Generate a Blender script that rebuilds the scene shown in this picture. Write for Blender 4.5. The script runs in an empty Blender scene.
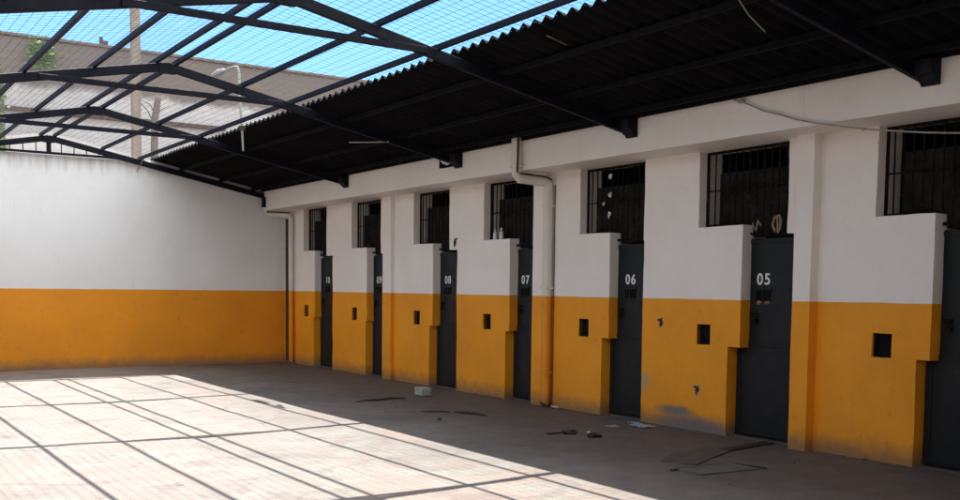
import bpy, bmesh, math, random
from mathutils import Vector, Matrix, noise
random.seed(7)
sc = bpy.context.scene
C = sc.collection

# ------------------------------------------------------------------ measures
D = 8.42            # cell wall face
BO = 0.51           # beam projection
YB = 20.23          # back wall face
BAND = 1.505        # height of mustard paint
BT, BB = 3.66, 3.16 # beam top / bottom
XA, HA, SL = 3.735, 4.267, 0.1977      # ridge
TR = [8.99 + k * 3.7167 for k in (-2, -1, 0, 1, 2)] + [20.14]
def rz(x): return HA - SL * abs(x - XA)

# ------------------------------------------------------------------ materials
def mat(name): 
    m = bpy.data.materials.new(name); m.use_nodes = True
    return m, m.node_tree.nodes, m.node_tree.links, m.node_tree.nodes['Principled BSDF']
def node(N, t, **kw):
    n = N.new(t)
    for k, v in kw.items():
        if k in n.inputs: n.inputs[k].default_value = v
        else: setattr(n, k, v)
    return n
def ntex(N, L, vec, scale, detail=6, rough=.6, dist=0.0):
    n = node(N, 'ShaderNodeTexNoise', Scale=scale, Detail=detail, Roughness=rough, Distortion=dist)
    if vec is not None: L.new(vec, n.inputs['Vector'])
    return n.outputs['Fac']
def ramp(N, L, fac, a, b, ca=(0,0,0,1), cb=(1,1,1,1)):
    r = N.new('ShaderNodeValToRGB'); e = r.color_ramp.elements
    e[0].position = a; e[1].position = b; e[0].color = ca; e[1].color = cb
    L.new(fac, r.inputs['Fac']); return r.outputs['Color']
def mixc(N, L, fac, a, b, mode='MIX'):
    m = N.new('ShaderNodeMix'); m.data_type = 'RGBA'; m.blend_type = mode
    def s(i, v):
        if isinstance(v, (tuple, list)): m.inputs[i].default_value = (*v[:3], 1)
        elif isinstance(v, float): m.inputs[i].default_value = v
        else: L.new(v, m.inputs[i])
    s(0, fac); s(6, a); s(7, b); return m.outputs[2]
def math_(N, L, op, a, b=None, clamp=False):
    m = N.new('ShaderNodeMath'); m.operation = op; m.use_clamp = clamp
    for i, v in enumerate((a, b)):
        if v is None: continue
        if isinstance(v, (int, float)): m.inputs[i].default_value = v
        else: L.new(v, m.inputs[i])
    return m.outputs[0]
def bump(N, L, B, h, strength=.3, dist=.01):
    b = node(N, 'ShaderNodeBump', Strength=strength, Distance=dist)
    L.new(h, b.inputs['Height']); L.new(b.outputs[0], B.inputs['Normal'])
def pos(N, L):
    g = N.new('ShaderNodeNewGeometry'); s = N.new('ShaderNodeSeparateXYZ')
    L.new(g.outputs['Position'], s.inputs[0]); return g.outputs['Position'], s.outputs

def painted_wall(name, white, mustard, worn=None, top_dirt=None):
    m, N, L, B = mat(name)
    P, S = pos(N, L)
    z = S[2]
    # hand-painted edge between the two paints
    wob = math_(N, L, 'MULTIPLY', math_(N, L, 'SUBTRACT', ntex(N, L, P, 2.5, 3), .5), .018)
    zz = math_(N, L, 'ADD', z, wob)
    band = math_(N, L, 'GREATER_THAN', zz, BAND)
    n1 = ntex(N, L, P, .9, 5, .6); n2 = ntex(N, L, P, 7, 8, .65)
    n3 = ntex(N, L, P, 38, 6, .7)
    w = mixc(N, L, ramp(N, L, n1, .35, .7), white, tuple(c * k for c, k in zip(white, (.93, .92, .91))))
    w = mixc(N, L, ramp(N, L, n2, .58, .76, (0,0,0,1), (.35,.35,.35,1)), w, tuple(c * k for c, k in zip(white, (.8, .77, .72))))
    y = mixc(N, L, ramp(N, L, n1, .3, .7), mustard, tuple(c * k for c, k in zip(mustard, (.83, .8, .8))))
    y = mixc(N, L, ramp(N, L, n2, .58, .72, (0,0,0,1), (.55,.55,.55,1)), y, tuple(c * k for c, k in zip(mustard, (.7, .64, .8))))
    col = mixc(N, L, band, y, w)
    # vertical drip streaks
    mp = node(N, 'ShaderNodeMapping'); mp.inputs['Scale'].default_value = (9, 9, .5); L.new(P, mp.inputs[0])
    st = ntex(N, L, mp.outputs[0], 1.0, 6, .65)
    stm = ramp(N, L, st, .64, .85, (0,0,0,1), (.35,.35,.35,1))
    col = mixc(N, L, stm, col, (.2, .15, .1), 'MIX')
    # splash dirt close to the floor
    low = math_(N, L, 'SUBTRACT', .11, math_(N, L, 'SUBTRACT', z, math_(N, L, 'MULTIPLY', n2, .22)))
    lowm = math_(N, L, 'MULTIPLY', math_(N, L, 'MULTIPLY', low, 5.5, True), .75)
    lowm = math_(N, L, 'MAXIMUM', lowm, 0.0)
    col = mixc(N, L, lowm, col, (.16, .115, .075))
    # small chips and scuffs
    v = node(N, 'ShaderNodeTexVoronoi', Scale=3.2); L.new(P, v.inputs['Vector'])
    vd = math_(N, L, 'ADD', v.outputs['Distance'], math_(N, L, 'MULTIPLY', n3, .09))
    chip = math_(N, L, 'LESS_THAN', vd, .068)
    col = mixc(N, L, math_(N, L, 'MULTIPLY', chip, .75), col, (.13, .1, .08))
    if top_dirt:
        t = math_(N, L, 'SUBTRACT', math_(N, L, 'ADD', z, math_(N, L, 'MULTIPLY', st, .9)), top_dirt)
        t = math_(N, L, 'MULTIPLY', math_(N, L, 'MULTIPLY', t, 2.2, True), .75)
        col = mixc(N, L, math_(N, L, 'MAXIMUM', t, 0.0), col, (.27, .21, .15))
    if worn:
        for (yy, z0, ry, rz_, c) in worn:
            dy = math_(N, L, 'POWER', math_(N, L, 'DIVIDE', math_(N, L, 'SUBTRACT', S[1], yy), ry), 2.0)
            dz = math_(N, L, 'POWER', math_(N, L, 'DIVIDE', math_(N, L, 'SUBTRACT', z, z0), rz_), 2.0)
            d = math_(N, L, 'ADD', math_(N, L, 'ADD', dy, dz), math_(N, L, 'MULTIPLY', math_(N, L, 'SUBTRACT', n2, .5), 1.5))
            k = math_(N, L, 'MULTIPLY', math_(N, L, 'SUBTRACT', 1.1, d), 1.1, True)
            col = mixc(N, L, k, col, c)
    L.new(col, B.inputs['Base Color'])
    B.inputs['Roughness'].default_value = .62
    B.inputs['Specular IOR Level'].default_value = .35
    h = math_(N, L, 'ADD', math_(N, L, 'MULTIPLY', n2, .6), math_(N, L, 'MULTIPLY', n3, .3))
    bump(N, L, B, h, .55, .012)
    return m

WHITE = (.85, .81, .77); MUST = (.88, .35, .016)
M = {}
M['wall'] = painted_wall('painted_plaster', WHITE, MUST, worn=[
    (8.35, .02, .68, .17, (.17, .145, .13)), (8.62, .2, .36, .07, (.19, .165, .14)), (9.15, .5, .10, .13, (.5, .33, .14))])
M['back'] = painted_wall('painted_back_wall', (.80, .80, .80), (.86, .32, .014), top_dirt=4.15)
M['pipe'] = painted_wall('painted_pipe', (.72, .68, .62), (.82, .31, .02))

def simple(name, col, rough=.5, metal=0., var=.25, scale=8, bmp=.2, bdist=.004, spec=.5, rust=0., rustcol=(.16,.06,.02)):
    m, N, L, B = mat(name)
    P, S = pos(N, L)
    n = ntex(N, L, P, scale, 7, .65)
    c = mixc(N, L, ramp(N, L, n, .3, .72), tuple(x * (1 + var) for x in col), tuple(x * (1 - var) for x in col))
    if rust:
        n2 = ntex(N, L, P, scale * 1.7, 8, .7)
        c = mixc(N, L, ramp(N, L, n2, .62 - rust, .7 - rust * .6), c, rustcol)
    L.new(c, B.inputs['Base Color'])
    B.inputs['Roughness'].default_value = rough; B.inputs['Metallic'].default_value = metal
    r = ramp(N, L, n, .2, .8, (rough * .8,) * 3 + (1,), (min(1, rough * 1.2),) * 3 + (1,)); L.new(r, B.inputs['Roughness'])
    B.inputs['Specular IOR Level'].default_value = spec
    bump(N, L, B, ntex(N, L, P, scale * 5, 5), bmp, bdist)
    return m
M['steel'] = simple('dark_blue_painted_steel', (.0030, .0038, .0095), .6, 0, .3, 10, .15, spec=.18)
M['shaded_steel'] = simple('shade_black_steel', (.0075, .008, .010), .8, 0, .3, 10, .2, spec=.06)  # copy of the roof steel with under-roof shade put into its colour
M['door'] = simple('slate_painted_door', (.0092, .0128, .0150), .5, 0, .22, 6, .25, .004, spec=.25, rust=.02, rustcol=(.03, .02, .015))
M['bars'] = simple('black_iron', (.004, .0035, .0035), .75, 0, .3, 20, spec=.12, rust=.05)
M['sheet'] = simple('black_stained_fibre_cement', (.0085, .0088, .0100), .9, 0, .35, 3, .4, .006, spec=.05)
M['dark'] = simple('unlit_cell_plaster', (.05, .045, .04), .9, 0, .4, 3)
M['hatch'] = simple('hatch_plate', (.006, .006, .006), .8, 0, .3, 12, spec=.1)
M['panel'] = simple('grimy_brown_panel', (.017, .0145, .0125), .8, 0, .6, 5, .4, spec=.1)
M['wire'] = simple('grey_wire', (.05, .055, .065), .6, .2, .3, 20)
M['rustiron'] = simple('rusty_iron', (.045, .03, .022), .8, 0, .5, 12, .5, rust=.12)
M['whitepaint'] = simple('white_number_paint', (.75, .76, .76), .6, 0, .12, 40)
M['palewhite'] = simple('weathered_white_metal', (.27, .265, .25), .5, 0, .18, 14)
M['skinrust'] = simple('pinkish_rust_patch', (.24, .135, .09), .8, 0, .3, 30)
M['rope'] = simple('brown_rope', (.26, .19, .13), .9, 0, .3, 30)
M['rag'] = simple('crumpled_pale_plastic', (.62, .64, .64), .5, 0, .2, 20)
M['plaster'] = simple('bare_pale_plaster', (.5, .4, .29), .9, 0, .25, 40, .6, .004)
M['brownhole'] = simple('broken_brown_render', (.06, .025, .018), .95, 0, .5, 50, .8, .006)
M['cable'] = simple('pale_grey_cable', (.32, .29, .25), .6, 0, .2, 10)
M['block'] = simple('grey_green_concrete', (.30, .34, .30), .9, 0, .22, 14, .9, .01)
M['patch'] = simple('pale_green_concrete', (.092, .088, .078), .92, 0, .3, 6, .8, .008)
M['black'] = simple('blackened_debris', (.02, .017, .015), .8, 0, .4, 20, .6)
M['blueplastic'] = simple('pale_blue_plastic', (.25, .32, .37), .5, 0, .35, 20, .4)
M['polecon'] = simple('tan_concrete', (.21, .175, .14), .9, 0, .2, 5, .6, .01)
M['wood'] = simple('weathered_grey_wood', (.13, .105, .085), .9, 0, .35, 9, .8, .01)
M['leaf'] = simple('young_leaf', (.12, .26, .035), .5, 0, .4, 12)
M['slab'] = simple('roof_slab_concrete', (.3, .28, .26), .9, 0, .25, 4, .6, .01)
M['ground'] = simple('dry_earth', (.24, .18, .13), .95, 0, .25, .5, .6, .02)

def floor_mat():
    m, N, L, B = mat('worn_courtyard_concrete')
    P, S = pos(N, L)
    a = ntex(N, L, P, .55, 6, .6, .5); b = ntex(N, L, P, 3.5, 8, .7); c = ntex(N, L, P, 28, 6, .75); d = ntex(N, L, P, 1.3, 5, .55, 1.5)
    col = mixc(N, L, ramp(N, L, a, .4, .6), (.228, .182, .158), (.19, .172, .158))
    col = mixc(N, L, ramp(N, L, d, .48, .62), col, (.208, .205, .183))
    col = mixc(N, L, ramp(N, L, b, .5, .75, (0,0,0,1), (.6,.6,.6,1)), col, (.16, .13, .115))
    col = mixc(N, L, ramp(N, L, c, .52, .72, (0,0,0,1), (.35,.35,.35,1)), col, (.12, .098, .088))
    # eave shade painted into the floor along the doors, blotchy, thinning towards the yard
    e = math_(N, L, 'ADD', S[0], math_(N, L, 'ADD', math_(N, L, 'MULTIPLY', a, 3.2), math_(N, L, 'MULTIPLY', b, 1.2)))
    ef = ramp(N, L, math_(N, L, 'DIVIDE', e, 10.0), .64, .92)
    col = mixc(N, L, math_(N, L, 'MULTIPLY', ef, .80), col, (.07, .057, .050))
    # damp stains with soft tide marks
    st = ntex(N, L, P, .8, 4, .5, 2.2)
    col = mixc(N, L, ramp(N, L, st, .56, .60, (0,0,0,1), (.38,.38,.38,1)), col, (.12, .1, .092))
    col = mixc(N, L, ramp(N, L, ntex(N, L, P, 2.3, 3, .5, 1.0), .66, .69, (0,0,0,1), (.45,.45,.45,1)), col, (.09, .075, .068))
    # cast bays with joints
    def joint(coord, step, off, w):
        q = math_(N, L, 'ADD', coord, math_(N, L, 'MULTIPLY', b, .02))
        f = math_(N, L, 'ABSOLUTE', math_(N, L, 'SUBTRACT', math_(N, L, 'FRACT', math_(N, L, 'DIVIDE', math_(N, L, 'ADD', q, off), step)), .5))
        return math_(N, L, 'LESS_THAN', f, w / step)
    j = math_(N, L, 'MAXIMUM', joint(S[0], 2.9, .25, .006), joint(S[1], 3.1, .9, .006))
    # cracks
    v = node(N, 'ShaderNodeTexVoronoi', Scale=.42, feature='DISTANCE_TO_EDGE')
    vm = N.new('ShaderNodeVectorMath'); vm.operation = 'MULTIPLY_ADD'
    nn = node(N, 'ShaderNodeTexNoise', Scale=1.6, Detail=6.0); L.new(P, nn.inputs['Vector'])
    L.new(nn.outputs['Color'], vm.inputs[0]); vm.inputs[1].default_value = (.9, .9, 0); L.new(P, vm.inputs[2])
    L.new(vm.outputs[0], v.inputs['Vector'])
    cr = math_(N, L, 'LESS_THAN', v.outputs['Distance'], .0035)
    cr = math_(N, L, 'MULTIPLY', cr, math_(N, L, 'GREATER_THAN', a, .47))
    jm = math_(N, L, 'MAXIMUM', math_(N, L, 'MULTIPLY', j, .4), math_(N, L, 'MULTIPLY', cr, .3))
    col = mixc(N, L, jm, col, (.09, .07, .06))
    L.new(col, B.inputs['Base Color'])
    L.new(ramp(N, L, b, .3, .75, (.55,)*3+(1,), (.85,)*3+(1,)), B.inputs['Roughness'])
    B.inputs['Specular IOR Level'].default_value = .3
    h = math_(N, L, 'SUBTRACT', math_(N, L, 'ADD', math_(N, L, 'MULTIPLY', b, .8), math_(N, L, 'MULTIPLY', c, .25)), jm)
    bump(N, L, B, h, .6, .012)
    return m
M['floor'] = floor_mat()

def brick_mat():
    m, N, L, B = mat('raw_and_limewashed_brick')
    P, S = pos(N, L)
    comb = N.new('ShaderNodeCombineXYZ'); L.new(math_(N, L, 'ADD', S[0], S[1]), comb.inputs[0]); L.new(S[2], comb.inputs[1])
    br = node(N, 'ShaderNodeTexBrick', Scale=1.0); L.new(comb.outputs[0], br.inputs['Vector'])
    br.inputs['Brick Width'].default_value = .42; br.inputs['Row Height'].default_value = .21; br.inputs['Mortar Size'].default_value = .012
    br.inputs['Color1'].default_value = (.165, .13, .112, 1); br.inputs['Color2'].default_value = (.145, .12, .105, 1); br.inputs['Mortar'].default_value = (.13, .115, .1, 1)
    n = ntex(N, L, P, 1.1, 7, .65); n2 = ntex(N, L, P, 9, 6, .7)
    raw = mixc(N, L, ramp(N, L, n, .4, .7), br.outputs['Color'], (.13, .12, .11))
    wash = mixc(N, L, ramp(N, L, n, .4, .7), (.45, .455, .46), (.38, .38, .38))
    wash = mixc(N, L, math_(N, L, 'MULTIPLY', br.outputs['Fac'], .35), wash, (.33, .29, .26))
    z = math_(N, L, 'ADD', S[2], math_(N, L, 'MULTIPLY', math_(N, L, 'SUBTRACT', n, .5), .7))
    # limewash line, then courses left raw above
    k = ramp(N, L, math_(N, L, 'MULTIPLY', math_(N, L, 'SUBTRACT', z, 6.0), .5), .42, .53)
    col = mixc(N, L, k, wash, raw)
    col = mixc(N, L, ramp(N, L, n2, .55, .75, (0,0,0,1), (.4,.4,.4,1)), col, (.14, .12, .1))
    L.new(col, B.inputs['Base Color']); B.inputs['Roughness'].default_value = .9
    bump(N, L, B, math_(N, L, 'SUBTRACT', n2, br.outputs['Fac']), .6, .02)
    return m
M['brick'] = brick_mat()

# ------------------------------------------------------------------ mesh helpers
def link(name, bm, m, parent=None, smooth=False, label=None):
    bmesh.ops.recalc_face_normals(bm, faces=bm.faces)
    me = bpy.data.meshes.new(name); bm.to_mesh(me); bm.free()
    me.materials.append(m)
    if smooth:
        for p in me.polygons: p.use_smooth = True
        me.set_sharp_from_angle(angle=math.radians(32))
    o = bpy.data.objects.new(name, me); C.objects.link(o)
    if parent: o.parent = parent
    if label: o['label'] = label
    return o
def tag(o, label, cat, group=None, kind=None):
    if label: o['label'] = label
    if cat: o['category'] = cat
    if group: o['group'] = group
    if kind: o['kind'] = kind
    return o
def thing(name, label, cat, group=None, loc=None):
    o = bpy.data.objects.new(name, None); C.objects.link(o); o.empty_display_size = .2
    return tag(o, label, cat, group)
def BM(): return bmesh.new()
def box(bm, a, b, bev=0.):
    t = BM(); bmesh.ops.create_cube(t, size=1)
    c = [(a[i] + b[i]) / 2 for i in range(3)]; s = [abs(b[i] - a[i]) for i in range(3)]
    for v in t.verts: v.co = Vector([c[i] + v.co[i] * s[i] for i in range(3)])
    if bev: bmesh.ops.bevel(t, geom=list(t.edges), offset=bev, segments=2, affect='EDGES', profile=.6)
    merge(bm, t)
def merge(bm, t, mtx=None):
    if mtx is not None: bmesh.ops.transform(t, matrix=mtx, verts=t.verts)
    me = bpy.data.meshes.new('tmp'); t.to_mesh(me); t.free(); bm.from_mesh(me); bpy.data.meshes.remove(me)
def bar(bm, p, q, w, h, up=(0, 0, 1), bev=.004):
    """rectangular bar from p to q; w sideways, h along up"""
    p = Vector(p); q = Vector(q); d = (q - p); ln = d.length; d.normalize()
    s = d.cross(Vector(up)).normalized(); u = s.cross(d).normalized()
    t = BM(); bmesh.ops.create_cube(t, size=1)
    for v in t.verts: v.co = Vector((v.co.x * ln, v.co.y * w, v.co.z * h))
    if bev: bmesh.ops.bevel(t, geom=list(t.edges), offset=bev, segments=1, affect='EDGES')
    m = Matrix((d, s, u)).transposed().to_4x4(); m.translation = (p + q) / 2
    merge(bm, t, m)
def tube(bm, pts, r, n=8, caps=True):
    pts = [Vector(p) for p in pts]; rings = []
    prev = None
    for i, p in enumerate(pts):
        d = ((pts[min(i + 1, len(pts) - 1)] - pts[max(i - 1, 0)])).normalized()
        ref = prev if prev is not None else (Vector((0, 0, 1)) if abs(d.z) < .9 else Vector((1, 0, 0)))
        s = d.cross(ref)
        if s.length < 1e-4: s = d.cross(Vector((0, 1, 0)))
        s.normalize(); u = s.cross(d).normalized(); prev = u
        rr = r[i] if isinstance(r, (list, tuple)) else r
        rings.append([bm.verts.new(p + (s * math.cos(a) + u * math.sin(a)) * rr) for a in [2 * math.pi * k / n for k in range(n)]])
    for a, b in zip(rings, rings[1:]):
        for k in range(n): bm.faces.new((a[k], a[(k + 1) % n], b[(k + 1) % n], b[k]))
    if caps: bm.faces.new(rings[0]); bm.faces.new(rings[-1])
def breaks(vals, lo, hi, step):
    v = sorted(set([lo, hi] + [x for x in vals if lo < x < hi])); out = []
    for a, b in zip(v, v[1:]):
        n = max(1, int(math.ceil((b - a) / step)))
        out += [a + (b - a) * k / n for k in range(n)]
    return out + [hi]
def grid_wall(U, V, filled, x0, x1, place, amp=.0045, nx=1):
    """slab built from the filled cells of a U x V grid, with all reveals; place(u, v, x) gives the point"""
    bm = BM(); cache = {}
    def vt(i, j, k):
        key = (i, j, k)
        if key not in cache:
            x = x0 + (x1 - x0) * k / nx
            p = Vector(place(U[i], V[j], x))
            q = p * 1.9
            nz = noise.noise_vector(q) + .5 * noise.noise_vector(p * 6.0)
            d = Vector(nz) * amp
            if V[j] <= 0.0: d.z = 0
            cache[key] = bm.verts.new(p + d)
        return cache[key]
    nu, nv = len(U) - 1, len(V) - 1
    F = [[filled((U[i] + U[i + 1]) / 2, (V[j] + V[j + 1]) / 2) for j in range(nv)] for i in range(nu)]
    g = lambda i, j: 0 <= i < nu and 0 <= j < nv and F[i][j]
    for i in range(nu):
        for j in range(nv):
            if not F[i][j]: continue
            for k in (0, nx): bm.faces.new((vt(i, j, k), vt(i + 1, j, k), vt(i + 1, j + 1, k), vt(i, j + 1, k)))
            for k in range(nx):
                if not g(i - 1, j): bm.faces.new((vt(i, j, k), vt(i, j + 1, k), vt(i, j + 1, k + 1), vt(i, j, k + 1)))
                if not g(i + 1, j): bm.faces.new((vt(i + 1, j, k), vt(i + 1, j + 1, k), vt(i + 1, j + 1, k + 1), vt(i + 1, j, k + 1)))
                if not g(i, j - 1): bm.faces.new((vt(i, j, k), vt(i + 1, j, k), vt(i + 1, j, k + 1), vt(i, j, k + 1)))
                if not g(i, j + 1): bm.faces.new((vt(i, j + 1, k), vt(i + 1, j + 1, k), vt(i + 1, j + 1, k + 1), vt(i, j + 1, k + 1)))
    return bm
def rock(bm, c, s, seed, n=2, rough=.25):
    t = BM(); bmesh.ops.create_icosphere(t, subdivisions=n, radius=1)
    for v in t.verts:
        k = 1 + rough * noise.noise(v.co * 1.7 + Vector((seed * 3.1, seed, 0)))*2
        v.co = Vector((v.co.x * s[0] * k, v.co.y * s[1] * k, v.co.z * s[2] * k)) + Vector(c)
    merge(bm, t)
def scrap(bm, c, w, h, seed, amp=.4, nx=6):
    """crumpled sheet with thickness"""
    rnd = random.Random(seed); V = {}
    for i in range(nx + 1):
        for j in range(nx + 1):
            x = (i / nx - .5) * w; y = (j / nx - .5) * h
            z = abs(noise.noise(Vector((x * 9 / w, y * 9 / w, seed)))) * amp * w + .006
            x *= 1 + .3 * noise.noise(Vector((j * .7, seed, 1))); y *= 1 + .3 * noise.noise(Vector((i * .7, seed, 2)))
            V[i, j, 0] = bm.verts.new(Vector(c) + Vector((x, y, z))); V[i, j, 1] = bm.verts.new(Vector(c) + Vector((x, y, z - .004)))
    for i in range(nx):
        for j in range(nx):
            for k in (0, 1): bm.faces.new((V[i, j, k], V[i + 1, j, k], V[i + 1, j + 1, k], V[i, j + 1, k]))
    for i in range(nx):
        for (a, b) in (((i, 0), (i + 1, 0)), ((i, nx), (i + 1, nx)), ((0, i), (0, i + 1)), ((nx, i), (nx, i + 1))):
            bm.faces.new((V[a[0], a[1], 0], V[b[0], b[1], 0], V[b[0], b[1], 1], V[a[0], a[1], 1]))

# ------------------------------------------------------------------ ground
b = BM(); s = 400
vs = [b.verts.new(p) for p in ((-s, -s, -.03), (s, -s, -.03), (s, s, -.03), (-s, s, -.03))]; b.faces.new(vs)
tag(link('ground', b, M['ground']), 'dry brown earth around the walled courtyard', None, kind='structure')
U = breaks([], -1.25, D + .62, .25); V = breaks([], -7.0, YB + .1, .25)
b = BM(); cv = {}
def bare(x, y):  # gentle unevenness of hand-floated concrete
    return .010 * noise.noise(Vector((x * .6, y * .6, 3))) + .004 * noise.noise(Vector((x * 2.1, y * 2.1, 7)))
for i, x in enumerate(U):
    for j, y in enumerate(V): cv[i, j] = b.verts.new((x, y, bare(x, y)))
for i in range(len(U) - 1):
    for j in range(len(V) - 1): b.faces.new((cv[i, j], cv[i + 1, j], cv[i + 1, j + 1], cv[i, j + 1]))
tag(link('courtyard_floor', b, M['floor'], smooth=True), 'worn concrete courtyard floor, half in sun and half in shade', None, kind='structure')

# ------------------------------------------------------------------ cell block
block = thing('cell_block', 'long white and mustard cell block with seven slate doors and barred windows', 'building')
# number, opening near edge, lower far edge, upper far edge, window far edge, window near edge
CELLS = [('04', 4.74, 5.54, 5.41, 6.02, 4.80), ('05', 6.97, 7.83, 7.66, 8.32, 7.06), ('06', 9.21, 9.97, 9.84, 10.45, 9.22),
         ('07', 11.42, 12.12, 12.03, 12.72, 11.43), ('08', 13.46, 14.30, 14.20, 14.83, 13.70),
         ('09', 15.83, 16.58, 16.53, 17.15, 16.00), ('10', 17.98, 18.86, 18.80, 19.35, 18.26)]
NEAR = [(c[0], c[1] - 2.23 * k, c[2] - 2.23 * k, c[3] - 2.23 * k, c[4] - 2.23 * k, c[5] - 2.23 * k) for k in (1,) for c in CELLS[:1]]
ALL = CELLS + NEAR
SILL, STEP = 2.315, .99
ub = []; 
for c in ALL: ub += list(c[1:]) + [c[4] - .01, c[4] - .23]
HZ = (.99, 1.22)
def filled(y, z):
    for c in ALL:
        if c[1] < y < (c[2] if z < STEP else c[3]) and z < SILL + .01 and not (z > 2.2 and y < c[5]): return False
        if c[5] < y < c[4] and SILL < z < BB: return False
        if c[4] - .22 < y < c[4] - .01 and HZ[0] < z < HZ[1]: return False
    return True
ub += [c[4] - .22 for c in ALL]
U = breaks(ub, -2.0, YB + .02, .12); V = breaks([STEP, SILL, 2.2, HZ[0], HZ[1], BB], 0.0, 3.3, .13)
U = [u for i, u in enumerate(U) if i == 0 or u - U[i - 1] > .004]
bm = grid_wall(U, V, filled, D, D + .36, lambda u, v, x: (x, u, v), amp=.0085, nx=2)
link('wall', bm, M['wall'], block, smooth=True)
# ring beam
U = breaks([], -2.0, YB - .01, .25); V = [BB, BB + .15, BB + .3, BB + .4, BT]
bm = grid_wall(U, V, lambda a, b_: True, D - BO, D + .36, lambda u, v, x: (x, u, v), amp=.006, nx=2)
link('ring_beam', bm, M['wall'], block, smooth=True)
# pilasters that carry the beam
for (y0, y1, t) in ((6.655, 6.87, .12), (11.14, 11.395, .06), (15.50, 15.80, .07), (2.2, 2.42, .12)):
    U = breaks([], y0, y1, .12); V = breaks([], 0, BB + .02, .14)
    bm = grid_wall(U, V, lambda a, b_: True, D - t, D + .05, lambda u, v, x: (x, u, v), amp=.005)
    link('pilaster', bm, M['wall'], block, smooth=True)
# roof slab, inner shell of the cells
b = BM(); box(b, (D + .361, -2, 3.32), (D + 3.6, YB + .5, 3.5)); box(b, (D + .365, -2, BB + .12), (D + .9, YB + .5, 3.318))
link('roof_slab', b, M['slab'], block)
b = BM(); box(b, (D + 3.2, -2, 0), (D + 3.4, YB + .3, 3.318)); box(b, (D + .365, -2.2, 0), (D + 3.4, -2.002, 3.318)); box(b, (D + .365, YB + .302, 0), (D + 3.4, YB + .5, 3.318))
ys = [c[1] - .3 for c in ALL if c[0] != '04'] + [4.4, 2.2]
for y in ys: box(b, (D + .365, y - .07, 0), (D + 3.198, y + .07, 3.318))
link('inner_wall', b, M['dark'], block)

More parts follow.
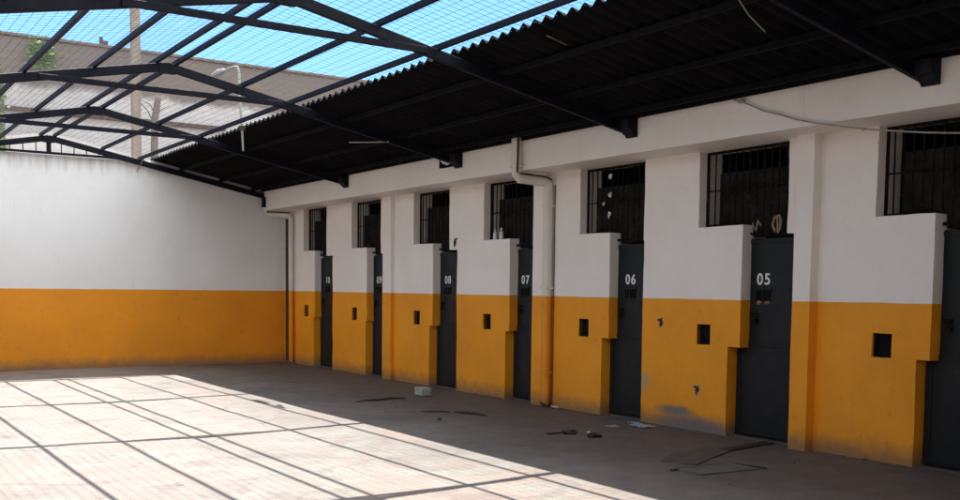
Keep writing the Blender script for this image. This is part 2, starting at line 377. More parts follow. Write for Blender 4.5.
def text_mesh(body, size, m, parent, origin, weight=.02):
    cu = bpy.data.curves.new('number', 'FONT'); cu.body = body; cu.size = size; cu.align_x = 'CENTER'; cu.extrude = .0015; cu.offset = weight * size
    cu.space_character = 1.2
    o = bpy.data.objects.new('tmp', cu); C.objects.link(o)
    dg = bpy.context.evaluated_depsgraph_get(); me = bpy.data.meshes.new_from_object(o.evaluated_get(dg))
    bpy.data.objects.remove(o)
    # letter plane faces -x: text x -> -y, text y -> z
    M4 = Matrix(((0, 0, -1, origin[0]), (-1, 0, 0, origin[1]), (0, 1, 0, origin[2]), (0, 0, 0, 1)))
    me.transform(M4); me.materials.clear(); me.materials.append(m)
    t = bpy.data.objects.new('door_number', me); C.objects.link(t); t.parent = parent
    return t
XD = D + .145
for idx, (num, R, L1, L2, W, WR) in enumerate(ALL):
    if idx >= len(CELLS): continue
    top = 2.17
    # ---- door leaf: frame skin with folded edges and a waist seam
    b = BM()
    y0, y1 = R - .02, L1 + .0
    box(b, (XD, y0, .025), (XD + .035, y1 - .004, 1.02), .004)
    box(b, (XD, y0, 1.026), (XD + .035, L2 + .13, top), .004)
    ym = y1 - .02
    for (a, c_) in ((.06, .98), (1.07, top - .05)):
        yy0, yy1 = R + .05, L1 - .06
        bar(b, (XD - .003, yy0, a), (XD - .003, yy0, c_), .03, .012, (1, 0, 0), .002)
        bar(b, (XD - .003, yy1, a), (XD - .003, yy1, c_), .03, .012, (1, 0, 0), .002)
    for z in (.06, 1.023, top - .035):
        bar(b, (XD - .004, R + .02, z), (XD - .004, L1 - .03, z), .035, .014, (1, 0, 0), .002)
    d = link('cell_door', b, M['door'], block, label='slate painted steel cell door numbered ' + num)
    yc = (R + L1) / 2 + .02
    if num == '05': yc = 7.475
    if num == '06': yc = 9.60
    if num == '08': yc = 13.96
    if num == '07': yc = 11.84
    if num == '04': yc = 5.10
    if num == '09': yc = 16.32
    if num == '10': yc = 18.50
    text_mesh(num, .17, M['whitepaint'], d, (XD - .003, yc, 1.675))
    # spy slots
    b = BM()
    for k in (-1, 1): box(b, (XD - .006, yc + k * .058 - .045, 1.50), (XD + .002, yc + k * .058 + .045, 1.61), .002)
    link('spy_slot', b, M['hatch'], d)
    b = BM(); bar(b, (XD - .009, yc - .12, 1.62), (XD - .009, yc + .12, 1.62), .02, .015, (1, 0, 0), .002)
    bar(b, (XD - .009, yc, 1.48), (XD - .009, yc, 1.61), .014, .012, (1, 0, 0), .002)
    link('slot_frame', b, M['door'], d)
    if num in ('05',):
        b = BM()
        for k in (-1, 1): rock(b, (XD - .006, yc + k * .055, 1.48), (.007, .03, .018), k + 3, 2, .6)
        link('rust_patch', b, M['skinrust'], d, smooth=True)
    # hasp and padlock at the far edge, hinges near edge
    b = BM(); yh = L2 - .03
    for z in (1.35,):
        box(b, (XD - .02, yh - .09, z - .02), (XD - .001, yh - .01, z + .02), .003); tube(b, [(XD - .03, yh - .05, z - .02), (XD - .035, yh - .07, z - .05), (XD - .03, yh - .09, z - .02)], .004, 6)
        box(b, (XD - .045, yh - .095, z - .095), (XD - .02, yh - .045, z - .045), .005)
    link('hasp', b, M['bars'], d)
    b = BM()
    for z in (.25, 1.2, 1.95):
        b = BM(); tube(b, [(XD - .008, R + .015, z - .05), (XD - .008, R + .015, z + .05)], .012, 8)
        link('hinge', b, M['door'], d)
    # ---- barred window: upper bars and the short bars over the door
    b = BM(); XG = D + .125
    zt = BB - .005
    yy = WR + .03
    bar(b, (XG, WR, zt - .015), (XG, W, zt - .015), .02, .03, (0, 0, 1), .002)
    bar(b, (XG, L2, SILL + .015), (XG, W, SILL + .015), .02, .03, (0, 0, 1), .002)
    bar(b, (XG, WR, 2.225), (XG, L2, 2.225), .022, .03, (0, 0, 1), .002)
    bar(b, (XG, W - .015, SILL), (XG, W - .015, zt), .02, .03, (0, 1, 0), .002)
    bar(b, (XG, WR + .015, 2.22), (XG, WR + .015, zt), .02, .03, (0, 1, 0), .002)
    while yy < W - .02:
        z0 = SILL if yy > L2 else 2.22
        j = random.uniform(-.006, .006)
        tube(b, [(XG, yy + j, z0), (XG, yy + j * .3, (z0 + zt) / 2), (XG, yy, zt)], .0085, 7)
        yy += .1
    bar(b, (XG + .012, WR, 2.72), (XG + .012, W, 2.72), .006, .014, (0, 0, 1), .001)
    g = link('window_grille', b, M['bars'], block)
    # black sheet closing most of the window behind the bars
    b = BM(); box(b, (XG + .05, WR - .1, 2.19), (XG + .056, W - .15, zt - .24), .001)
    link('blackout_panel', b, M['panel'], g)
    # ---- inspection hatch
    b = BM(); box(b, (D + .06, W - .222, HZ[0] - .002), (D + .07, W - .008, HZ[1] + .002))
    for z in (HZ[0] + .01, HZ[1] - .01): bar(b, (D + .03, W - .215, z), (D + .03, W - .015, z), .012, .016, (0, 0, 1), .001)
    for y in (W - .213, W - .017): bar(b, (D + .03, y, HZ[0] + .002), (D + .03, y, HZ[1] - .002), .012, .016, (0, 1, 0), .001)
    link('inspection_hatch', b, M['hatch'], block)
# threshold slabs
for (num, R, L1, L2, W, WR) in CELLS:
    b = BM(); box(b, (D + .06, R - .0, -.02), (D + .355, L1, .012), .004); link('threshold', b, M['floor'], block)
# broken plaster in the wall beside door 05
for (y, z, sd) in ((8.88, 1.22, 1), (8.27, .475, 2)):
    b = BM()
    for (rr, xx, mm) in ((.048, .004, 0),):
        n = 22; ring = []; c0 = b.verts.new((D - xx, y, z)); 
        for k in range(n):
            a = 2 * math.pi * k / n; r = rr * (1 + .45 * noise.noise(Vector((math.cos(a) * 1.5, math.sin(a) * 1.5, sd * 5))))
            ring.append(b.verts.new((D - xx + .001, y + r * .85 * math.cos(a), z + r * 1.25 * math.sin(a))))
        back = [b.verts.new((D + .004, v.co.y, v.co.z)) for v in ring]
        for k in range(n): b.faces.new((c0, ring[k], ring[(k + 1) % n])); b.faces.new((ring[k], back[k], back[(k + 1) % n], ring[(k + 1) % n]))
    pp = link('plaster_patch', b, M['plaster'], block)
    b = BM(); rock(b, (D - .004, y, z + .005), (.008, .024, .045), sd, 2, .5); rock(b, (D - .004, y + .035, z + .03), (.007, .03, .014), sd + 5, 2, .5); rock(b, (D - .004, y + .01, z - .03), (.006, .02, .03), sd + 9, 2, .5)
    link('broken_hole', b, M['brownhole'], pp, smooth=True)
# small bits caught in the bars
def bit(y, z, s, sd, cell_label, m='rag'):
    b = BM(); rock(b, (D + .10, y, z), (.012, s * .6, s * .9), sd, 2, .7); rock(b, (D + .10, y - s * .6, z + s * .6), (.01, s * .55, s * .35), sd + 3, 2, .6)
    tag(link('paper_scrap', b, M[m], smooth=True), cell_label, 'scrap', 'scraps caught in the window bars')
bit(9.98, 3.03, .035, 1, 'crumpled white scrap caught in the bars above door 06, topmost of four')
bit(9.98, 2.80, .032, 2, 'crumpled white scrap caught in the bars above door 06, second from top')
bit(10.10, 2.69, .02, 3, 'smallest pale scrap caught in the bars above door 06, third from top')
bit(9.99, 2.55, .034, 4, 'crumpled white scrap caught in the bars above door 06, lowest of four')
for k, (yy, hh) in enumerate(((12.50, .16), (12.34, .17))):
    b = BM(); tube(b, [(D + .06, yy, SILL + .002), (D + .06, yy, SILL + hh * .65), (D + .06, yy, SILL + hh * .75), (D + .06, yy, SILL + hh)], [.032, .032, .014, .014], 10)
    tag(link('plastic_bottle', b, M['rag'], smooth=True), ('taller', 'shorter')[1 - k] + ' of two pale bottles standing on the sill of window 07', 'bottle', 'bottles on the sill of window 07')
b = BM(); rock(b, (D - .012, 13.52, 2.30), (.014, .03, .05), 4, 2, .5); rock(b, (D - .012, 13.48, 2.36), (.01, .035, .012), 6, 2, .5)
link('broken_bracket', b, M['brownhole'], block, smooth=True, label='rusty stub of a bracket in the white wall right of door 08')
b = BM(); tube(b, [(D + .10, 7.30, 2.23), (D + .09, 7.33, 2.30), (D + .095, 7.31, 2.38), (D + .10, 7.25, 2.40), (D + .09, 7.22, 2.34), (D + .1, 7.24, 2.26), (D + .1, 7.27, 2.22)], .015, 7)
tube(b, [(D + .10, 7.27, 2.22), (D + .085, 7.26, 2.32), (D + .1, 7.28, 2.40)], .011, 7)
tag(link('rope_knot', b, M['rope'], smooth=True), 'brown knotted rope hanging on the bars just above door 05', 'rope')
b = BM(); tube(b, [(D + .10, 7.62, 2.23), (D + .09, 7.60, 2.33), (D + .095, 7.56, 2.25), (D + .1, 7.54, 2.36), (D + .09, 7.49, 2.30)], .01, 7)
tag(link('rope_end', b, M['cable'], smooth=True), 'pale frayed rope tied to the left end of the bars above door 05', 'rope')

# ---- rainwater pipes, painted with the wall
def sqpipe(b, pts, w, t):
    for p, q in zip(pts, pts[1:]):
        up = (1, 0, 0)
        bar(b, p, q, w, t, up, .012)
b = BM(); XF = D - BO
box(b, (XF - .11, 11.02, 3.22), (XF - .004, 11.15, 3.66), .015)
box(b, (XF - .12, 11.00, 3.20), (XF - .003, 11.17, 3.235), .008)
pts = [(XF - .055, 11.085, 3.24), (XF - .055, 11.085, 3.10), (XF - .02, 11.08, 3.06), (D - .14, 11.05, 3.04), (D - .075, 11.045, 3.0), (D - .07, 11.045, 2.9), (D - .07, 11.045, .07), (D - .10, 11.045, .03)]
tube(b, pts, .068, 14)
p1 = link('downpipe', b, M['pipe'], block, smooth=True, label='painted downpipe bent under the beam beside door 07')
for z in (2.7, 1.6, .45):
    b = BM(); bar(b, (D - .135, 11.045, z), (D - .135, 11.045, z + .035), .13, .006, (1, 0, 0), .001); bar(b, (D - .07, 10.978, z + .017), (D - .002, 10.978, z + .017), .035, .008, (0, 1, 0), 0)
    link('pipe_clip', b, M['pipe'], p1)
b = BM(); bar(b, (XF - .11, 11.0, 3.12), (XF - .1, 10.996, 3.66), .006, .03, (1, 0, 0), .001); tube(b, [(XF - .06, 11.02, 3.115), (XF - .02, 11.01, 3.118), (D - .15, 10.99, 3.10), (D - .06, 10.985, 3.06)], .012, 8); tube(b, [(D - .01, 10.972, 3.0), (D - .01, 10.972, .05)], .006, 6)
link('rusty_seam', b, M['rustiron'], p1)
b = BM()
tube(b, [(XF + .02, 20.12, 3.66), (XF + .02, 20.12, 3.12), (XF + .05, 20.10, 3.08), (D - .1, 19.86, 3.06), (D - .07, 19.84, 3.0), (D - .07, 19.84, .05)], .05, 12)
p2 = link('downpipe', b, M['pipe'], block, smooth=True, label='painted downpipe in the far corner of the courtyard')
b = BM(); tube(b, [(D - .06, 20.08, 3.0), (D - .06, 20.08, .04)], .03, 10)
link('iron_pipe', b, M['rustiron'], block, smooth=True, label='dark iron pipe in the far corner beside the painted downpipe')
b = BM(); tube(b, [(XF + .0, 20.06, 3.12), (XF + .05, 20.04, 3.125), (D - .12, 19.80, 3.11)], .012, 6)
link('rusty_seam', b, M['rustiron'], p2)

# ------------------------------------------------------------------ walls around
ztop = 3.97
def back_filled(x, z):
    return True
U = breaks([2.2, 5.0], -1.25, D + .02, .22); V = [0, .12] + breaks([BAND], .25, 1.0, .25)
nV = 20
b = BM(); cv = {}
def topz(x): return ztop if x < 5.0 else rz(x) + (.125 if x > 5.5 else -.03)
for i, x in enumerate(U):
    for j in range(nV + 1):
        for k, y in enumerate((YB, YB + .22)):
            z = topz(x) * j / nV
            p = Vector((x, y, z)); d = Vector(noise.noise_vector(p * 1.5)) * .007
            if j == 0: d.z = 0
            cv[i, j, k] = b.verts.new(p + d)
n = len(U) - 1
for i in range(n):
    for j in range(nV):
        for k in (0, 1): b.faces.new((cv[i, j, k], cv[i + 1, j, k], cv[i + 1, j + 1, k], cv[i, j + 1, k]))
    b.faces.new((cv[i, nV, 0], cv[i + 1, nV, 0], cv[i + 1, nV, 1], cv[i, nV, 1]))
for j in range(nV):
    for i in (0, n): b.faces.new((cv[i, j, 0], cv[i, j + 1, 0], cv[i, j + 1, 1], cv[i, j, 1]))
tag(link('back_wall', b, M['back'], smooth=True), 'tall white and mustard gable wall closing the far end of the courtyard', 'wall')
b = BM(); box(b, (-1.45, -2.2, 0), (-1.25, YB + .22, 3.28)); box(b, (-1.25, -2.2, 0), (D, -2.0, 4.2))  # second box is an unseen end wall added to cut light from behind
tag(link('side_wall', b, M['wall']), 'white and mustard courtyard wall beside the viewer, plus an unseen one added behind to cut light', 'wall')

# ------------------------------------------------------------------ canopy roof
roof = thing('canopy_roof', 'dark steel gable roof frame with black corrugated eaves and open wire mesh middle, plus unseen solid sheets added over the near end', 'roof')
def make_truss(Y, gable=False):
    e = bpy.data.objects.new('roof_truss', None); C.objects.link(e); e.parent = roof
    xl = -.98; xr = D - BO + (.35 if gable else -.002)
    ch = .105
    for (xa, xb) in ((XA - .03, xl), (XA + .03, xr)):
        b = BM()
        s = -1 if xb < xa else 1
        p = Vector((XA, Y, HA)); q = Vector((xb, Y, rz(xb)))
        bar(b, p, q, .052, ch, (0, 0, 1), .005)
        # lips of the C section
        link('rafter', b, M['steel'], e)
    b = BM(); box(b, (XA - .10, Y - .033, HA - .085), (XA + .10, Y + .033, HA + .035), .004)
    link('ridge_plate', b, M['steel'], e)
    zt = 3.966
    if not gable:
        hw = (HA - zt) / SL - .04
        b = BM(); bar(b, (XA - hw, Y - .045, zt), (XA + hw, Y - .045, zt), .035, .065, (0, 0, 1), .004); link('tie_beam', b, M['steel'], e)
        # foot bracket on the beam
        XF = D - BO
        prof = [(XF - .003, 3.55), (XF - .003, 3.335), (XF - .035, 3.335), (XF - .05, 3.36), (XF - .085, 3.375), (XF - .095, 3.41), (XF - .13, 3.42), (XF - .16, 3.53)]
        b = BM(); lo = [b.verts.new((x, Y - .19, z)) for x, z in prof]; hi = [b.verts.new((x, Y - .03, z)) for x, z in prof]
        b.faces.new(lo); b.faces.new(hi)
        for k in range(len(prof)): b.faces.new((lo[k], lo[(k + 1) % len(prof)], hi[(k + 1) % len(prof)], hi[k]))
        link('foot_bracket', b, M['steel'], e)
    else:
        b = BM(); zz = ztop + .045; hw = (HA - zz) / SL
        bar(b, (XA - 2.3, Y, zz - .02), (XA + hw - .05, Y, zz - .02), .04, .045, (0, 0, 1), .003); link('tie_beam', b, M['steel'], e)
        b = BM(); box(b, (XA - .04, Y - .02, zz), (XA + .04, Y + .02, HA - .04), .003); link('king_post', b, M['steel'], e)
        b = BM(); x = XA - 1.32
        while x < XA + 1.15:
            if abs(x - XA) > .08: box(b, (x - .008, Y - .008, zz), (x + .008, Y + .008, rz(x) - .04))
            x += .22
        link('gable_bars', b, M['steel'], e)
        XF = D - BO
        b = BM(); box(b, (XF - .07, Y - .06, 3.22), (XF - .004, Y + .03, 3.42), .004); link('foot_bracket', b, M['steel'], e)
for Y in TR: make_truss(Y, Y == TR[-1])
for x in (-.9, -.2, .55, 1.35, 2.11, 2.88, 3.61, 3.85, 4.70, 5.38, 6.18, 6.98, 7.66):
    b = BM(); z = rz(x) + .0525 + .031
    seg = [-1.0, 4, 9, 14, YB + .05]
    for a, c_ in zip(seg, seg[1:]):
        bar(b, (x, a, z + random.uniform(-.002, .002)), (x, c_ - .003, z + random.uniform(-.002, .002)), .042, .06, (0, 0, 1), .004)
    link('purlin', b, M['steel'] if x < 5.7 else M['shaded_steel'], roof)  # purlins under the sheets take the steel with painted-in shade
b = BM(); box(b, (D - BO - .045, -1.9, 3.545), (D - BO - .003, YB - .01, 3.64), .003); link('wall_plate', b, M['shaded_steel'], roof)
# corrugated sheets, waves running down the slope
def corr(xa, xb, y0, y1, pitch=.177, amp=.029, th=.007):
    b = BM(); n = int((y1 - y0) / pitch * 10)
    xs = [xa + (xb - xa) * k / 4 for k in range(5)]
    rows = []
    for i in range(n + 1):
        y = y0 + (y1 - y0) * i / n; w = amp * math.sin(2 * math.pi * (y - y0) / pitch)
        lap = .006 * ((int((y - y0) / .92)) % 2)
        ex = .018 * noise.noise(Vector((int((y - y0) / .92) * 3.7, 0, 0)))
        for s in (0, 1):
            rows.append([b.verts.new((x + (ex if k == 0 else 0), y, rz(x) + .0525 + .062 + amp + .004 + w + lap + s * th)) for k, x in enumerate(xs)])
    for i in range(n):
        for s in (0, 1):
            A = rows[2 * i + s]; B_ = rows[2 * i + 2 + s]
            for k in range(4): b.faces.new((A[k], A[k + 1], B_[k + 1], B_[k]))
        for k in (0, 4): b.faces.new((rows[2 * i][k], rows[2 * i + 1][k], rows[2 * i + 3][k], rows[2 * i + 2][k]))
    return b
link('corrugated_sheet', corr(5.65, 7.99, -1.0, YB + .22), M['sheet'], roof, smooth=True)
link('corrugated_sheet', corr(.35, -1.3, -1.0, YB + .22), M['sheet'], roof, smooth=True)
for (xa, xb) in ((XA - .05, .36), (XA + .05, 5.64)): link('corrugated_sheet', corr(xa, xb, -1.98, 3.0), M['sheet'], roof, smooth=True)  # unseen solid roof added over the near end to block light from behind
# open wire mesh, one panel per bay
bays = [-1.0] + TR[:5] + [YB]
W_ = .0022
for (ya, yb) in zip(bays, bays[1:]):
    b = BM()
    def zs(x, y): return rz(x) + .0525 + .066 - .012 * abs(math.sin(math.pi * (y - ya) / (yb - ya))) * abs(math.sin(x * 3.9)) 
    def strip(pts, side):
        # triangular-section wire
        rr = []
        for p in pts:
            p = Vector(p); s = Vector(side) * W_
            rr.append([b.verts.new(p - s), b.verts.new(p + s), b.verts.new(p + Vector((0, 0, W_ * 1.7)))])
        for a, c_ in zip(rr, rr[1:]):
            for k in range(3): b.faces.new((a[k], a[(k + 1) % 3], c_[(k + 1) % 3], c_[k]))
    x = .42
    while x < 5.6:
        pts = []; x0 = x + random.uniform(-.006, .006)
        for k in range(6):
            y = ya + (yb - ya) * k / 5; pts.append((x0 + .006 * noise.noise(Vector((x * 3, y, 1))), y, zs(x0, y)))
        strip(pts, (1, 0, 0)); x += .1
    y = ya + .05
    while y < yb:
        y0 = y + random.uniform(-.006, .006)
        strip([(xx, y0 + .008 * noise.noise(Vector((xx, y * 3, 2))), zs(xx, y0)) for xx in (.4, 1.0, 1.7, 2.5, 3.2, XA, 4.3, 5.0, 5.6)], (0, 1, 0)); y += .1
    link('wire_mesh', b, M['wire'], roof)
# dark block standing in for a shaded broken pocket, pale bag in front
b = BM(); XF = D - BO
box(b, (XF - .05, 12.69, 3.37), (XF - .004, 13.1, 3.56), .01)
link('dark_cavity_block', b, M['shaded_steel'], roof)
b = BM(); rock(b, (XF - .065, 12.92, 3.445), (.02, .045, .03), 2, 2, .6); rock(b, (XF - .065, 12.83, 3.41), (.015, .06, .012), 4, 2, .6); rock(b, (XF - .065, 12.98, 3.47), (.015, .03, .02), 8, 2, .6)
tag(link('crumpled_bag', b, M['rag'], smooth=True), 'crumpled white bag stuffed beside the roof bracket left of window 07', 'bag')

# ------------------------------------------------------------------ fittings under the roof
lamp = thing('flood_lamp', 'pale street lamp head on a thin leaning pole above the far roof edge', 'lamp')
b = BM(); tube(b, [(5.50, 14.88, 3.62), (5.50, 14.93, 3.95), (5.49, 15.0, 4.5), (5.50, 15.04, 4.80), (5.50, 15.10, 4.90), (5.49, 15.28, 4.93)], [.014, .02, .022, .022, .02, .018], 8)
link('pole', b, M['palewhite'], lamp, smooth=True)
b = BM(); tube(b, [(5.49, 15.22, 4.93), (5.49, 15.7, 4.935)], .018, 8); link('arm', b, M['palewhite'], lamp)
b = BM(); tube(b, [(5.49, 15.66, 4.935), (5.49, 15.72, 4.94), (5.49, 15.95, 4.95), (5.49, 16.15, 4.945), (5.49, 16.2, 4.94)], [.025, .045, .055, .05, .02], 10)
link('lamp_head', b, M['palewhite'], lamp, smooth=True)
b = BM(); box(b, (5.46, 14.90, 3.93), (5.54, 14.96, 4.0), .005); link('clamp', b, M['rustiron'], lamp)
def tubelight(p, q, label, r=.012):
    b = BM(); tube(b, [p, (Vector(p) + Vector(q)) / 2 + Vector((0, 0, -.004)), q], r, 8)
    tag(link('conduit', b, M['cable']), label, 'conduit')
tubelight((6.50, 13.32, 3.66), (6.78, 12.66, 3.62), 'short pale conduit under the dark sheets near the second truss', .009)
b = BM(); tube(b, [(5.88, 5.46, 3.79), (6.1, 5.55, 3.72), (6.4, 5.65, 3.66)], .0055, 8)
tag(link('conduit', b, M['palewhite']), 'white stick like conduit under the nearest dark sheets at top right', 'conduit')
b = BM(); tube(b, [(5.55, 7.40, 3.85), (5.78, 7.40, 3.80)], .006, 6)
tag(link('conduit', b, M['rustiron']), 'thin rusty rod just inside the sheet edge between the two near trusses', 'rod')
b = BM()
cp = [(7.892, 7.38, 3.56), (7.885, 7.33, 3.53), (7.885, 7.12, 3.45), (7.885, 6.95, 3.37), (7.885, 6.75, 3.31), (7.885, 6.55, 3.235), (7.885, 6.33, 3.175), (7.88, 6.05, 3.11), (7.87, 5.7, 3.035), (7.87, 5.2, 2.95), (7.87, 4.6, 2.87), (7.87, 3.6, 2.85), (7.88, 2.4, 3.0)]
tube(b, cp, .0075, 7); rock(b, (7.885, 7.24, 3.50), (.015, .05, .018), 3, 2, .3); rock(b, (7.87, 5.78, 3.05), (.012, .03, .012), 5, 2, .3)
tag(link('cable', b, M['cable'], smooth=True), 'thin pale cable sagging along the white beam above doors 05 and 04', 'cable')
b = BM(); tube(b, [(5.41, 20.05, 4.02), (5.37, 20.04, 3.9), (5.31, 20.06, 3.80), (5.29, 20.05, 3.75)], .009, 6); tube(b, [(5.41, 20.05, 4.0), (5.44, 20.05, 3.97)], .012, 6)
tag(link('cord', b, M['wood']), 'short frayed cord hanging from the gable rafter over the back wall', 'cord')

# ------------------------------------------------------------------ things on the floor
b = BM(); box(b, (7.52, 12.95, .003), (7.67, 13.19, .118), .01)
bmesh.ops.subdivide_edges(b, edges=b.edges[:], cuts=2, use_grid_fill=True)
for v in b.verts: v.co += Vector(noise.noise_vector(v.co * 14)) * .006
o = link('concrete_block', b, M['block'], smooth=False); tag(o, 'loose pale grey concrete block on the floor in front of door 08', 'block')
def stick(pts, r, label, name='stick', m='black', cat='stick'):
    b = BM(); P = [Vector(p) + Vector((0, 0, bare(p[0], p[1]))) for p in pts]; tube(b, P, r, 7)
    tag(link(name, b, M[m], smooth=True), label, cat)
stick([(6.28, 12.66, .012), (6.5, 12.70, .016), (6.7, 12.72, .012), (6.9, 12.78, .02), (7.12, 12.74, .014)], [.006, .012, .013, .016, .008], 'thin black stick on the shaded floor left of the concrete block')
stick([(6.9, 11.06, .012), (6.99, 10.86, .018), (7.03, 10.72, .013), (7.07, 10.56, .01)], [.008, .022, .02, .008], 'short dark twig on the shaded floor in front of door 07')
stick([(6.55, 11.3, .01), (6.7, 11.2, .012), (6.86, 11.1, .01)], [.005, .01, .006], 'faint thin twig end lying left of the short dark twig')
b = BM(); rock(b, (6.99, 8.80, .02), (.10, .05, .025), 1, 2, .4); rock(b, (6.84, 8.9, .008), (.1, .03, .008), 7, 2, .5)
tag(link('debris_clump', b, M['black'], smooth=True), 'flattened black rubbish on the floor in front of door 06, left piece', 'debris', 'dark debris in front of door 06')
b = BM(); rock(b, (7.06, 8.47, .018), (.08, .07, .024), 11, 2, .4)
tag(link('debris_clump', b, M['black'], smooth=True), 'black debris with a pale stone on it, right piece in front of door 06', 'debris', 'dark debris in front of door 06')
b = BM(); rock(b, (7.02, 8.50, .05), (.022, .022, .018), 5, 2, .4)
tag(link('pebble', b, M['block'], smooth=True), 'small pale pebble on the black debris in front of door 06', 'stone')
b = BM(); rock(b, (6.35, 10.52, .01), (.025, .03, .014), 5, 2, .4)
tag(link('pebble', b, M['black'], smooth=True), 'small dark pebble on the shaded floor near the sun edge', 'stone')
b = BM(); rock(b, (8.36, 10.85, .01), (.03, .07, .014), 15, 2, .4)
tag(link('pebble', b, M['plaster'], smooth=True), 'pale mortar crumb at the foot of the downpipe right of door 07', 'mortar crumb')
b = BM()
scrap(b, (8.10, 8.82, .006), .20, .26, 3, .16, 9); scrap(b, (8.18, 9.04, .006), .12, .14, 8, .3, 9)
tag(link('plastic_scrap', b, M['blueplastic'], smooth=True), 'flattened pale blue plastic on the floor at the wall between doors 05 and 06', 'plastic')
b = BM(); scrap(b, (7.78, 8.98, .005), .13, .12, 5, .16, 8)
tag(link('plastic_scrap', b, M['blueplastic'], smooth=True), 'smaller dull blue plastic flake lying out from the wall before door 06', 'plastic')
# grit, crumbs and dust blown against the foot of the wall
b = BM(); rg = random.Random(12)
for k in range(430):
    if k < 340: y = rg.uniform(4.5, 20); x = D - .02 - abs(rg.gauss(0, .10)) + (.1 if any(c[1] < y < c[2] for c in CELLS) else 0)
    else: x = rg.uniform(5.6, 8.3); y = rg.uniform(5, 19)
    r = abs(rg.gauss(0, .006)) + .0035; t = BM(); bmesh.ops.create_icosphere(t, subdivisions=1, radius=r)
    for v in t.verts: v.co = Vector((v.co.x * rg.uniform(.6, 1.6) + x, v.co.y * rg.uniform(.6, 1.6) + y, v.co.z * .7 + r * .4 + bare(x, y)))
    merge(b, t)
tag(link('grit', b, M['wood']), None, None, kind='stuff')
# repaired slab corner and drain by door 05
def slab(prof, z0, z1, name, m, label, cat):
    b = BM(); n = len(prof)
    P = []
    for k in range(n):
        a = Vector(prof[k]); c_ = Vector(prof[(k + 1) % n])
        for t in range(6):
            p = a.lerp(c_, t / 6); dv = noise.noise_vector(Vector((p.x * 7, p.y * 7, 1))); P.append((p.x + dv[0] * .02, p.y + dv[1] * .02))
    lo = [b.verts.new((x, y, z0)) for x, y in P]; hi = [b.verts.new((x, y, z1)) for x, y in P]
    b.faces.new(hi); b.faces.new(lo)
    for k in range(len(P)): b.faces.new((lo[k], lo[(k + 1) % len(P)], hi[(k + 1) % len(P)], hi[k]))
    tag(link(name, b, m), label, cat)
slab([(6.40, 6.22), (7.06, 6.16), (7.09, 6.50), (6.42, 6.52)], -.02, .016, 'concrete_patch', M['patch'], 'pale green broken concrete patch set in the floor in front of door 05', 'slab')
slab([(6.34, 6.52), (7.1, 6.505), (7.14, 6.16), (7.17, 6.17), (7.13, 6.545), (6.34, 6.56)], -.02, .013, 'dirt_seam', M['black'], 'blackened dirt seam around the pale patch in front of door 05', 'seam')
slab([(7.62, 7.05), (8.44, 7.16), (8.46, 7.30), (7.62, 7.17)], -.02, .013, 'drain_cover', M['black'], 'dark narrow drain strip on the floor running out from door 05', 'drain')
slab([(6.75, 6.62), (7.6, 7.02), (7.6, 7.3), (7.0, 7.2), (6.62, 6.95)], -.02, .011, 'brown_mortar_patch', M['rustmortar'] if 'rustmortar' in M else simple('brown_mortar', (.074, .056, .044), .95, 0, .35, 7, .7, .01), 'dull brown mortar patch between the drain strip and the pale slab', 'mortar patch')

# ------------------------------------------------------------------ beyond the back wall
nb = thing('neighbour_building', 'tall brick building beyond the back wall, raw above and limewashed below', 'building')
XE = 15.2
U = breaks([], -9.0, XE, .8); V = breaks([], 0.0, 8.19, .6)
bm = grid_wall(U, V, lambda a, c_: True, 30, 30.4, lambda u, v, x: (u, x, v), amp=.035)
link('wall', bm, M['brick'], nb, smooth=True)
b = BM(); box(b, (-9, 30.41, 0), (-8.6, 40, 8.1)); link('side_wall', b, M['brick'], nb)
b = BM(); box(b, (XE - .4, 30.41, 0), (XE, 40, 7.89)); link('side_wall', b, M['brick'], nb)
b = BM(); box(b, (-9.1, 29.93, 8.19), (XE + .08, 30.45, 8.27), .02); link('coping', b, M['wood'], nb)
b = BM(); box(b, (-9, 29.86, 6.2), (10.5, 29.99, 6.32), .01); link('ledge', b, M['rustiron'], nb)
b = BM(); tube(b, [(7.03, 30.2, 8.2), (7.03, 30.2, 8.52)], .05, 8); box(b, (7.0, 30.1, 8.26), (7.2, 30.3, 8.42), .02); link('vent', b, M['rustiron'], nb)
b = BM(); box(b, (-8.59, 30.41, 7.9), (XE, 40.2, 8.1)); link('roof', b, M['slab'], nb)
b = BM(); prof = (.105, .095)
bar(b, (6.86, 26, 0), (6.86, 26, 9.6), .21, .18, (0, 1, 0), .015)
tag(link('concrete_pole', b, M['polecon']), 'tall square tan concrete pole standing behind the back wall', 'pole')
pt = thing('wooden_post', 'dark weathered wooden stake with dry twigs behind the back wall', 'post')
b = BM(); tube(b, [(7.36, 26, 0), (7.34, 26, 3), (7.30, 26, 5), (7.33, 26, 5.8), (7.41, 26, 6.26)], [.1, .1, .09, .085, .075], 9); link('trunk', b, M['wood'], pt, smooth=True)
rnd = random.Random(4)
for (x, z, dx, dz) in ((7.30, 5.6, -.45, .75), (7.34, 5.75, .4, .45), (7.32, 5.4, .6, .35), (7.3, 5.9, -.3, .35)):
    b = BM(); pts = [(x + dx * t, 26 + .1 * t, z + dz * t + .08 * math.sin(5 * t)) for t in (0, .3, .6, 1)]; tube(b, pts, [.018, .014, .01, .005], 5); link('twig', b, M['wood'], pt)
tuft = thing('wall_plant', 'small green tuft growing out of the upper brick wall at the far left', 'plant')
b = BM()
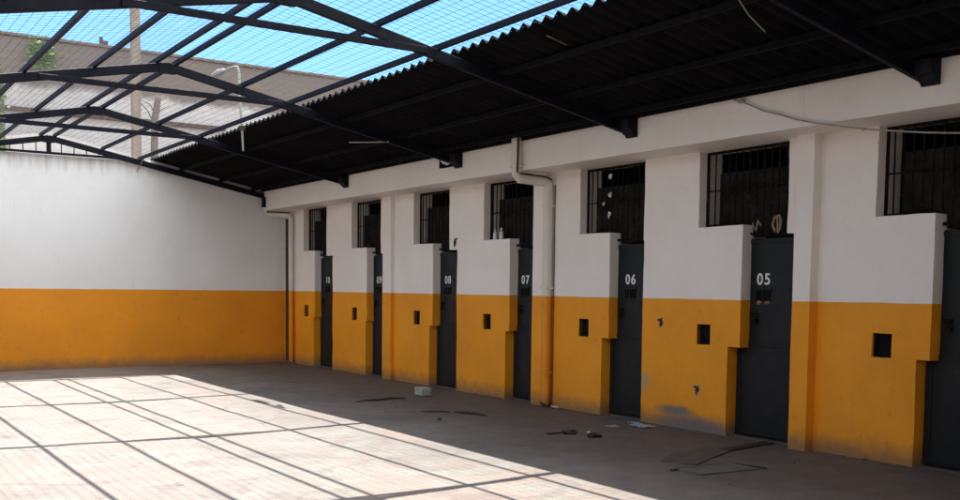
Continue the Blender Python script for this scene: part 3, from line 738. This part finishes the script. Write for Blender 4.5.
for k in range(420):
    c = Vector((5.38 + rnd.gauss(0, .17), 29.82 + rnd.gauss(0, .07), 7.72 + rnd.gauss(0, .20)))
    s = rnd.uniform(.03, .075); m4 = Matrix.Rotation(rnd.uniform(0, 6.28), 3, 'Z') @ Matrix.Rotation(rnd.uniform(-1.2, 1.2), 3, 'X')
    b.faces.new([b.verts.new(c + m4 @ Vector(q) * s) for q in ((-1, 0, 0), (-.4, .5, .1), (.5, .45, .1), (1.1, 0, -.1), (.5, -.45, .1), (-.4, -.5, .1))])
link('foliage', b, M['leaf'], tuft)
b = BM(); tube(b, [(5.38, 30.02, 7.3), (5.36, 29.85, 7.45), (5.38, 29.82, 7.9)], .015, 6); link('stem', b, M['wood'], tuft)
# post at the left frame edge, overgrown
b = BM(); tube(b, [(3.78, 26, 0), (3.80, 26, 4), (3.78, 26, 7.05)], [.10, .095, .085], 10)
tag(link('timber_post', b, M['wood'], smooth=True), 'dark timber post behind the back wall at the left edge of the view', 'post')
vine = thing('climbing_plant', 'yellow green leafy creeper on the timber post at the left edge', 'plant')
b = BM(); tube(b, [(3.70, 25.85, 0), (3.68, 25.85, 2.5), (3.84, 25.84, 4.4), (3.72, 25.85, 5.9), (3.80, 25.86, 6.5)], .012, 6); link('stem', b, M['wood'], vine)
b = BM()
for k in range(260):
    cz, r = rnd.choice(((5.75, .16), (6.05, .13), (6.35, .11), (5.2, .12), (4.6, .16)))
    c = Vector((3.72 + rnd.gauss(0, r * .7), 25.82 + rnd.gauss(0, r * .5), cz + rnd.gauss(0, r)))
    s = rnd.uniform(.03, .06)
    m4 = Matrix.Rotation(rnd.uniform(0, 6.28), 3, 'Z') @ Matrix.Rotation(rnd.uniform(-1.2, 1.2), 3, 'X')
    vs = [b.verts.new(c + m4 @ Vector(q) * s) for q in ((-1, 0, 0), (-.4, .5, .1), (.5, .45, .1), (1.1, 0, -.1), (.5, -.45, .1), (-.4, -.5, .1))]
    b.faces.new(vs)
link('foliage', b, M['leaf'], vine)

# ------------------------------------------------------------------ light
SUN = Vector((.065, .52, 1)).normalized()
ld = bpy.data.lights.new('sun', 'SUN'); ld.energy = 4.3; ld.angle = math.radians(.53); ld.color = (1, .955, .89)
lo = bpy.data.objects.new('sun', ld); C.objects.link(lo); lo.rotation_euler = (-SUN).to_track_quat('-Z', 'Y').to_euler()
lo.location = (4, 20, 30)
w = bpy.data.worlds.new('World'); sc.world = w; w.use_nodes = True
N, L = w.node_tree.nodes, w.node_tree.links
bg = N['Background']
sky = N.new('ShaderNodeTexSky'); sky.sky_type = 'NISHITA'; sky.sun_disc = False
sky.sun_elevation = math.asin(SUN.z); sky.sun_rotation = math.atan2(SUN.x, SUN.y)
sky.air_density = 1.0; sky.dust_density = .6; sky.ozone_density = 1.0; sky.altitude = 500
tc = N.new('ShaderNodeTexCoord')
mp = N.new('ShaderNodeMapping'); mp.inputs['Scale'].default_value = (1, 1, 2.6); L.new(tc.outputs['Generated'], mp.inputs[0])
nz = node(N, 'ShaderNodeTexNoise', Scale=2.3, Detail=9.0, Roughness=.58, Distortion=.4); L.new(mp.outputs[0], nz.inputs['Vector'])
cr = N.new('ShaderNodeValToRGB'); cr.color_ramp.elements[0].position = .5; cr.color_ramp.elements[1].position = .68
sx = N.new('ShaderNodeSeparateXYZ'); L.new(tc.outputs['Generated'], sx.inputs[0])
# unseen cloud bank added behind the viewer as wall fill; sky ahead mostly clear
cf = math_(N, L, 'ADD', nz.outputs['Fac'], math_(N, L, 'ADD', math_(N, L, 'MULTIPLY', sx.outputs[1], -.30), .19))
L.new(cf, cr.inputs['Fac'])
mx = N.new('ShaderNodeMix'); mx.data_type = 'RGBA'
tint = mixc(N, L, 1.0, sky.outputs[0], (.35, .55, .74), 'MULTIPLY')
L.new(cr.outputs['Color'], mx.inputs[0]); L.new(tint, mx.inputs[6]); mx.inputs[7].default_value = (6.6, 6.9, 7.2, 1)
L.new(mx.outputs[2], bg.inputs['Color']); bg.inputs['Strength'].default_value = .125

# ------------------------------------------------------------------ camera
cd = bpy.data.cameras.new('camera'); cam = bpy.data.objects.new('camera', cd); C.objects.link(cam); sc.camera = cam
f, cyp, pitch, roll, yaw = 1016.33, 357.93, .06835, .01091, .58245
cs, sn = math.cos(yaw), math.sin(yaw)
F = Vector((sn, cs, 0)); R = Vector((cs, -sn, 0)); Uv = Vector((0, 0, 1))
F2 = F * math.cos(pitch) - Uv * math.sin(pitch); U2 = F * math.sin(pitch) + Uv * math.cos(pitch)
R2 = R * math.cos(roll) + U2 * math.sin(roll); U3 = U2 * math.cos(roll) - R * math.sin(roll)
m4 = Matrix((R2, U3, -F2)).transposed().to_4x4(); m4.translation = (0, 0, 1.6)
cam.matrix_world = m4
cd.sensor_width = 36; cd.lens = f / 960 * 36; cd.shift_y = (cyp - 250) / 960; cd.clip_end = 1000; cd.clip_start = .05

sc.view_settings.view_transform = 'Standard'; sc.view_settings.look = 'None'; sc.view_settings.exposure = 1.63; sc.view_settings.gamma = 1
sc.cycles.max_bounces = 10; sc.cycles.diffuse_bounces = 6
